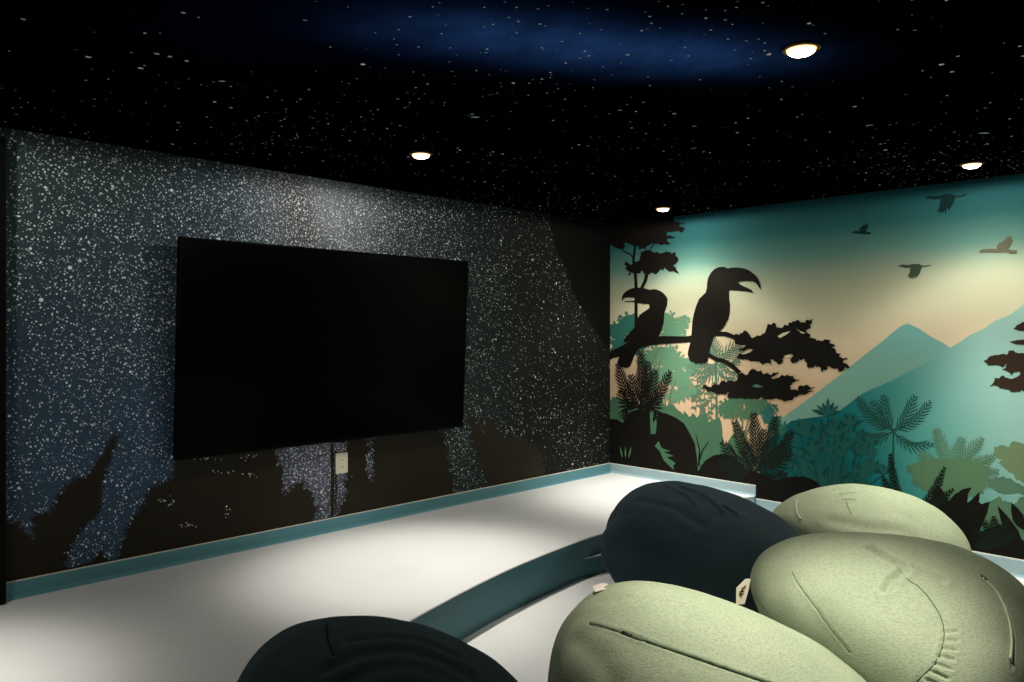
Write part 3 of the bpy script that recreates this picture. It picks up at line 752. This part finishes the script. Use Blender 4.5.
def lamp(x, y, z, parent=None, txt=POOL_T, k=1.0):
    l = bpy.data.lights.new('lamp', 'POINT'); l.energy = LAMP_W * k; l.color = WARM; l.shadow_soft_size = .05
    l.use_nodes = True; t = l.node_tree; e = t.nodes['Emission']
    n = t.nodes.new('ShaderNodeTexIES'); n.mode = 'INTERNAL'; n.ies = txt; n.inputs['Strength'].default_value = 1.0
    t.links.new(n.outputs[0], e.inputs['Strength'])
    o = bpy.data.objects.new('lamp', l); C.objects.link(o); o.parent = parent; o.location = (x, y, z)

def downlight(x, y, label, txt=POOL_T, k=1.0):
    t = empty('ceiling_downlight', (x, y, CEIL), label, 'downlight', 'recessed ceiling downlights')
    bm = bmesh.new(); lathe(bm, [(.047, 0), (.060, 0), (.0605, -.004), (.056, -.008), (.050, -.009), (.047, -.006), (.047, 0)]); from_bm('trim_ring', bm, M_trim, t)
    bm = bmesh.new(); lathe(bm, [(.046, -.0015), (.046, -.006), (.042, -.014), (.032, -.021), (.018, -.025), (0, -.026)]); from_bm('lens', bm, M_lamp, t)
    lamp(0, 0, -.034, t, txt, k)
downlight(.914, 2.434, 'warm lit downlight in the ceiling in front of the television')
downlight(2.93, 2.387, 'biggest and brightest lit downlight, highest over the bean bags', NARROW_T, 1.4)
downlight(2.84, 4.69, 'lit downlight above the flying birds of the jungle wall', WASH_T, 1.3)
downlight(.81, 4.77, 'small lit downlight in the ceiling corner where both walls meet', WASH_T, 1.35)
for x, y in ((.87, .10),):       # the row along the starry wall goes on outside the picture
    lamp(x, y, CEIL - .034)

# ------------------------------------------------------------------ bean bags
def quad_sphere(n):
    idx = {}; V = []; Fc = []
    def vid(p):
        k = tuple(int(round(c * 1e5)) for c in p)
        if k not in idx: idx[k] = len(V); V.append(p)
        return idx[k]
    g = [math.tan((i / n - .5) * math.pi / 2) for i in range(n + 1)]
    for ax in range(3):
        for s in (-1, 1):
            ids = [[0] * (n + 1) for _ in range(n + 1)]
            for i in range(n + 1):
                for j in range(n + 1):
                    p = [0, 0, 0]; p[ax] = s; p[(ax + 1) % 3] = g[i]; p[(ax + 2) % 3] = g[j]
                    l = math.sqrt(sum(c * c for c in p)); ids[i][j] = vid((p[0] / l, p[1] / l, p[2] / l))
            for i in range(n):
                for j in range(n):
                    q = (ids[i][j], ids[i + 1][j], ids[i + 1][j + 1], ids[i][j + 1])
                    Fc.append(q if s > 0 else q[::-1])
    return np.array(V), Fc
SPH, SPHF = quad_sphere(112)

def rotm(y, p, r):
    c, s = math.cos, math.sin
    Z = np.array([[c(y), -s(y), 0], [s(y), c(y), 0], [0, 0, 1]]); Y = np.array([[c(p), 0, s(p)], [0, 1, 0], [-s(p), 0, c(p)]]); X = np.array([[1, 0, 0], [0, c(r), -s(r)], [0, s(r), c(r)]])
    return Z @ Y @ X

BAGS = {  # x, y, half sizes, yaw, pitch, roll, tapers, squareness, how far it sinks flat on the floor
    1: [2.3098, 1.2205, 0.54, 0.4519, 0.3228, 2.327, 0.1203, 0.2937, 0.3107, -0.2222, 1.0033, 0.0432],
    2: [1.8887, 3.5587, 0.533, 0.5756, 0.2893, 0.4894, 0.1179, 0.0538, -0.1078, -0.1752, 0.9042, 0.0209],
    3: [2.7202, 2.221, 0.5411, 0.4748, 0.2676, 0.6242, 0.1114, -0.0345, -0.2641, -0.3253, 0.9239, 0.0235],
    4: [3.0137, 3.1809, 0.5322, 0.5175, 0.324, 1.0002, 0.1219, 0.0872, -0.6229, 0.0978, 0.9872, 0.0651],
    5: [2.3673, 4.5424, 0.5126, 0.5573, 0.2879, -0.329, 0.0438, -0.051, -0.1901, -0.0648, 1.05, 0.0579]}

def bag_shape(q):
    x, y, a, b, c, yw, pi_, ro, k1, k2, e, pr = q
    n = np.sign(SPH) * np.abs(SPH) ** e
    n = n / (np.sum(np.abs(n) ** (2 / e), 1) ** (e / 2))[:, None]
    p = n * np.array([a, b, c]); u = n[:, 0:1]
    p = p * np.concatenate([np.ones_like(u), 1 + k1 * u, 1 + k2 * u], 1)
    p = p @ rotm(yw, pi_, ro).T
    p[:, 2] -= p[:, 2].min(); p[:, 2] += PIT - pr
    h = p[:, 2] - PIT                                   # settle flat on the floor with a soft roll at the rim
    p[:, 2] = PIT + .0005 + .5 * (h + np.sqrt(h * h + .018 ** 2)) - .009 * np.exp(-np.maximum(h, 0) / .05)
    p[:, 2] = np.maximum(p[:, 2], PIT + .0005)
    p[:, 0] += x; p[:, 1] += y
    return p

SHAPES = {k: bag_shape(q) for k, q in BAGS.items()}
# neighbours press flat against each other
for i, j in ((1, 3), (3, 4), (2, 4), (2, 5), (4, 5), (2, 3)):
    A, B = SHAPES[i], SHAPES[j]
    d = np.array([BAGS[j][0] - BAGS[i][0], BAGS[j][1] - BAGS[i][1], 0]); d /= np.linalg.norm(d)
    ia, jb = (A @ d).max(), (B @ d).min()
    if ia > jb - .03:
        t = .5 * (ia + jb); w = .5 * (ia - jb) + .016
        for S_, sg in ((A, 1), (B, -1)):
            s = (S_ @ d - t) * sg
            # squeeze the last stretch s in [-2w, w] into [-2w, -0.003]
            k = np.clip((s + 2 * w) / (3 * w), 0, 1)
            new = np.where(s > -2 * w, -2 * w + (2 * w - .013) * (1 - (1 - k) ** 1.5), s)
            S_ += (sg * (new - s))[:, None] * d[None, :]

def bvh_of(V): return BVHTree.FromPolygons([Vector(v) for v in V], SPHF)

def cast(bvh, px_, py_):
    r = bvh.ray_cast(CAM, ray(px_, py_).normalized())
    return r[0], r[1]

def densify(pts, step=4.0):
    out = []
    for a, b in zip(pts, pts[1:]):
        n = max(1, int(math.hypot(b[0] - a[0], b[1] - a[1]) / step))
        out += [(a[0] + (b[0] - a[0]) * k / n, a[1] + (b[1] - a[1]) * k / n) for k in range(n)]
    return out + [pts[-1]]

def smooth_path(pts, n=6):
    return [tuple(p) for p in catmull(pts, n)] if len(pts) > 2 else densify(pts)

def groove(V, bvh, path, width, depth):
    """press a crease into the surface along a path seen on the bag"""
    if width < .009: depth *= .55
    P3 = [cast(bvh, *p)[0] for p in densify(path, 2.5)]
    P3 = np.array([p[:] for p in P3 if p is not None])
    if len(P3) < 2: return
    lo, hi = P3.min(0) - 4 * width, P3.max(0) + 4 * width
    sel = np.where(np.all((V > lo) & (V < hi), 1))[0]
    if not len(sel): return
    D = np.sqrt(((V[sel][:, None, :] - P3[None]) ** 2).sum(2)).min(1)
    N = NORM[sel]
    f = np.exp(-(D / width) ** 2) - .35 * np.exp(-((D - 2.1 * width) / width) ** 2)
    V[sel] -= N * (f * depth)[:, None]

def normals_of(V):
    me = bpy.data.meshes.new('t'); me.from_pydata(V.tolist(), [], SPHF); me.update()
    n = np.empty(len(V) * 3); me.vertex_normals.foreach_get('vector', n); bpy.data.meshes.remove(me)
    return n.reshape(-1, 3)

from mathutils import noise as mnoise
BAG_TXT = {
    1: ('lone navy black bean bag in front of the curved platform edge, below the television', M_dark),
    2: ('creased navy black bean bag touching the sage green bags beside the platform step', M_dark),
    3: ('sage bean bag with one long straight seam, in front of the creased navy one', M_green),
    4: ('biggest sage bean bag with gathered round seam and curved side zip', M_green),
    5: ('sage bean bag at the back, closest to the jungle wall', M_green)}

# creases: path in the photograph, width and depth in metres
CREASE = {
    1: [([(326, 622), (328, 640), (334, 655)], .007, .007), ([(352, 640), (385, 636), (420, 640), (455, 655)], .018, .006), ([(330, 668), (360, 655), (400, 650), (440, 660), (470, 676)], .02, .006),
        ([(345, 682), (375, 668), (410, 664), (445, 674)], .02, .005), ([(462, 642), (468, 655), (470, 672)], .008, .008)],
    2: [([(682, 488), (700, 494), (712, 503), (720, 512)], .011, .022), ([(664, 486), (684, 495), (694, 505)], .009, .015), ([(724, 507), (735, 514)], .010, .018), ([(616, 510), (628, 512)], .008, .008), ([(640, 500), (676, 508), (700, 524)], .03, .008)],
    3: [([(590, 624), (606, 627), (640, 639), (690, 656), (730, 670), (772, 684)], .006, .008), ([(622, 632), (640, 639)], .007, .009), ([(600, 600), (640, 596), (680, 604)], .03, .004), ([(575, 640), (600, 660), (612, 682)], .03, .006)],
    4: [([(868, 547), (884, 556), (898, 563), (904, 570)], .014, .017), ([(904, 572), (893, 578), (886, 590)], .014, .014), ([(906, 566), (925, 572), (940, 580)], .016, .010), ([(792, 572), (800, 586), (815, 606), (832, 630), (850, 652)], .005, .005),
        ([(905, 578), (920, 588), (932, 602), (941, 618), (944, 634), (941, 650), (934, 664), (922, 676), (914, 684)], .005, .006)] +
       [([(945 - k * k * .35, 624 + k * 8), (958 - k * .3 * k, 622 + k * 9.4)], .005, .012) for k in range(1, 8)] + [([(984, 580), (998, 594), (1008, 612), (1013, 636), (1012, 668)], .006, .006)],
    5: [([(836, 489.5), (850, 487.5)], .0092, .010), ([(840, 494.5), (852, 493)], .0092, .011), ([(843, 500), (854, 500)], .0092, .009), ([(797, 500), (796, 510), (800, 519)], .006, .008), ([(846, 502), (848, 508), (851, 515)], .004, .004), ([(830, 520), (870, 528), (900, 530)], .03, .006)]}
BULGE = {2: [([(608, 540), (608, 556)], .07, -.035)]}   # the stuffing pushes out low on this side
SEAM = {1: [[(326, 622), (328, 640), (334, 655)]],
        4: [[(792, 572), (800, 586), (815, 606), (832, 630), (850, 652)], [(905, 578), (920, 588), (932, 602), (941, 618), (944, 634), (941, 650), (934, 664), (922, 676), (914, 684)]],
        5: [[(846, 502), (848, 507), (851, 514)]]}
ZIP = {3: [(590, 624), (606, 628), (640, 639.5), (690, 656), (730, 670), (772, 684)], 4: [(982, 578), (996, 592), (1006, 612), (1011, 636), (1010, 660)], 5: [(797, 500), (796, 508), (798, 515), (801, 520)]}
PULL = {4: [(981, 576), (986, 581)], 3: [(622, 633), (632, 637)]}

BVHS = {}
for k, q in BAGS.items():
    V = SHAPES[k]; label, m = BAG_TXT[k]
    NORM = normals_of(V)
    amp = .0075
    off = Vector((k * 3.1, k * 1.7, 0))
    lump = np.array([mnoise.noise(Vector(v) * 4.2 + off) + .5 * mnoise.noise(Vector(v) * 9 + off) for v in V])
    lump *= np.clip((V[:, 2] - PIT) / .12, 0, 1)
    V += NORM * (lump * amp + (.0 if k == 2 else .003))[:, None]
    base = bvh_of(V)
    for path, w, d in CREASE.get(k, []) + BULGE.get(k, []): groove(V, base, path, w, d)
    V[:, 2] = np.maximum(V[:, 2], PIT + .0004)
    t = empty('bean_bag', (q[0], q[1], PIT), label, 'bean bag', 'bean bags on the sunken floor')
    me = bpy.data.meshes.new('cover'); me.from_pydata((V - np.array([q[0], q[1], PIT])).tolist(), [], SPHF); me.update()
    for p in me.polygons: p.use_smooth = True
    cover = link('cover', me, t, [m])
    bvh = BVHS[k] = bvh_of(V)
    org = Vector((q[0], q[1], PIT))
    def strip(name, path, rad, flat, mat, par, lift=0.0):
        pts, nor = [], []
        for p in smooth_path(path):
            h, n = cast(bvh, *p)
            if h is None: continue
            pts.append(h + n * (lift + .0012) - org); nor.append(n)
        if len(pts) < 2: return None
        bm = bmesh.new(); tube(bm, pts, rad, nor, flat)
        return from_bm(name, bm, mat, par)
    for s in SEAM.get(k, []): strip('seam', s, .0018, .6, M_seam_d if m is M_dark else M_seam_g, t)
    if k in ZIP:
        z = strip('zipper', ZIP[k], .0075 if k != 3 else .004, .5, M_zip if k != 3 else M_seam_g, t, .0015 if k != 3 else .003)
        if k in PULL: strip('zip_pull', PULL[k], .006, .5, M_zip_dark, z or t, .003)

def tag(k, corners, lettering, lift):
    """woven tag standing out of a bag's side seam: px corners at a depth just in front of the bag behind"""
    q = BAGS[k]; org = Vector((q[0], q[1], PIT)); t = [o for o in C.objects if o.name.startswith('bean_bag') and (o.location - org).length < 1e-4][0]
    dep = lift
    P3 = [CAM + ray(*c[:2]) * (c[2] if len(c) > 2 else dep) - org for c in corners]
    nrm = (P3[1] - P3[0]).cross(P3[2] - P3[0]).normalized()
    if nrm.dot(FWD) > 0: nrm = -nrm
    bm = bmesh.new()
    fr = [bm.verts.new(p + nrm * .001) for p in P3]; bk = [bm.verts.new(p - nrm * .001) for p in P3]
    bm.faces.new(fr); bm.faces.new(bk[::-1])
    for i in range(len(fr)): bm.faces.new((fr[i], bk[i], bk[(i + 1) % len(fr)], fr[(i + 1) % len(fr)]))
    bmesh.ops.recalc_face_normals(bm, faces=bm.faces[:])
    tg = from_bm('tag', bm, M_tag, t); tg['label'] = 'cream woven tag'
    if lettering:
        bm = bmesh.new()
        for st in lettering:
            pts = [CAM + ray(*p) * dep - org + nrm * .0018 for p in st]
            tube(bm, pts, .0016, [nrm] * len(pts), .3, 6)
        from_bm('lettering', bm, M_ink, tg)

# strokes of the little vertical script on the tag
SCRIPT = [[(746, 586), (744.5, 585.6), (744.2, 587.4), (745.6, 588)], [(744.6, 588.4), (742, 587.2)], [(743.6, 589.2), (741.6, 588.4), (741.2, 590.2), (743.4, 590.8)], [(744, 591.4), (740.8, 590.8)],
          [(742.6, 592), (739.6, 591), (739.4, 592.6), (742, 593.6)], [(744, 593.4), (741, 594.4), (738.6, 594)], [(742, 595.6), (739, 595.4)], [(741.4, 597.4), (740.6, 597.2)]]
tag(4, [(745.5, 579), (750.5, 579), (748.5, 590), (744.5, 604), (736, 604.5), (736.4, 588)], SCRIPT, 2.93)
tag(3, [(592.6, 586.2, 2.80), (600, 583.6, 2.83), (607.5, 583.4, 2.83), (607, 589, 2.62), (595, 592, 2.60)], None, 2.62)

# ------------------------------------------------------------------ ambient fill, camera, view
w = bpy.data.worlds.new('teal ambient fill'); sc.world = w; w.use_nodes = True
w.node_tree.nodes['Background'].inputs[0].default_value = (.42, .75, .82, 1)
w.node_tree.nodes['Background'].inputs[1].default_value = .035  # added cool fill from the open sides, not a real source

cd = bpy.data.cameras.new('camera'); co = bpy.data.objects.new('camera', cd); C.objects.link(co)
co.location = CAM; co.rotation_euler = (math.pi / 2, 0, math.pi / 4)
cd.sensor_fit = 'HORIZONTAL'; cd.sensor_width = 36; cd.lens = 36 * FOC / 1024
cd.shift_y = -(341 - PY) / 1024
cd.clip_start = .02; cd.clip_end = 60
sc.camera = co
sc.view_settings.view_transform = 'Standard'; sc.view_settings.look = 'None'
sc.view_settings.exposure = 0; sc.view_settings.gamma = 1; sc.view_settings.use_curve_mapping = False
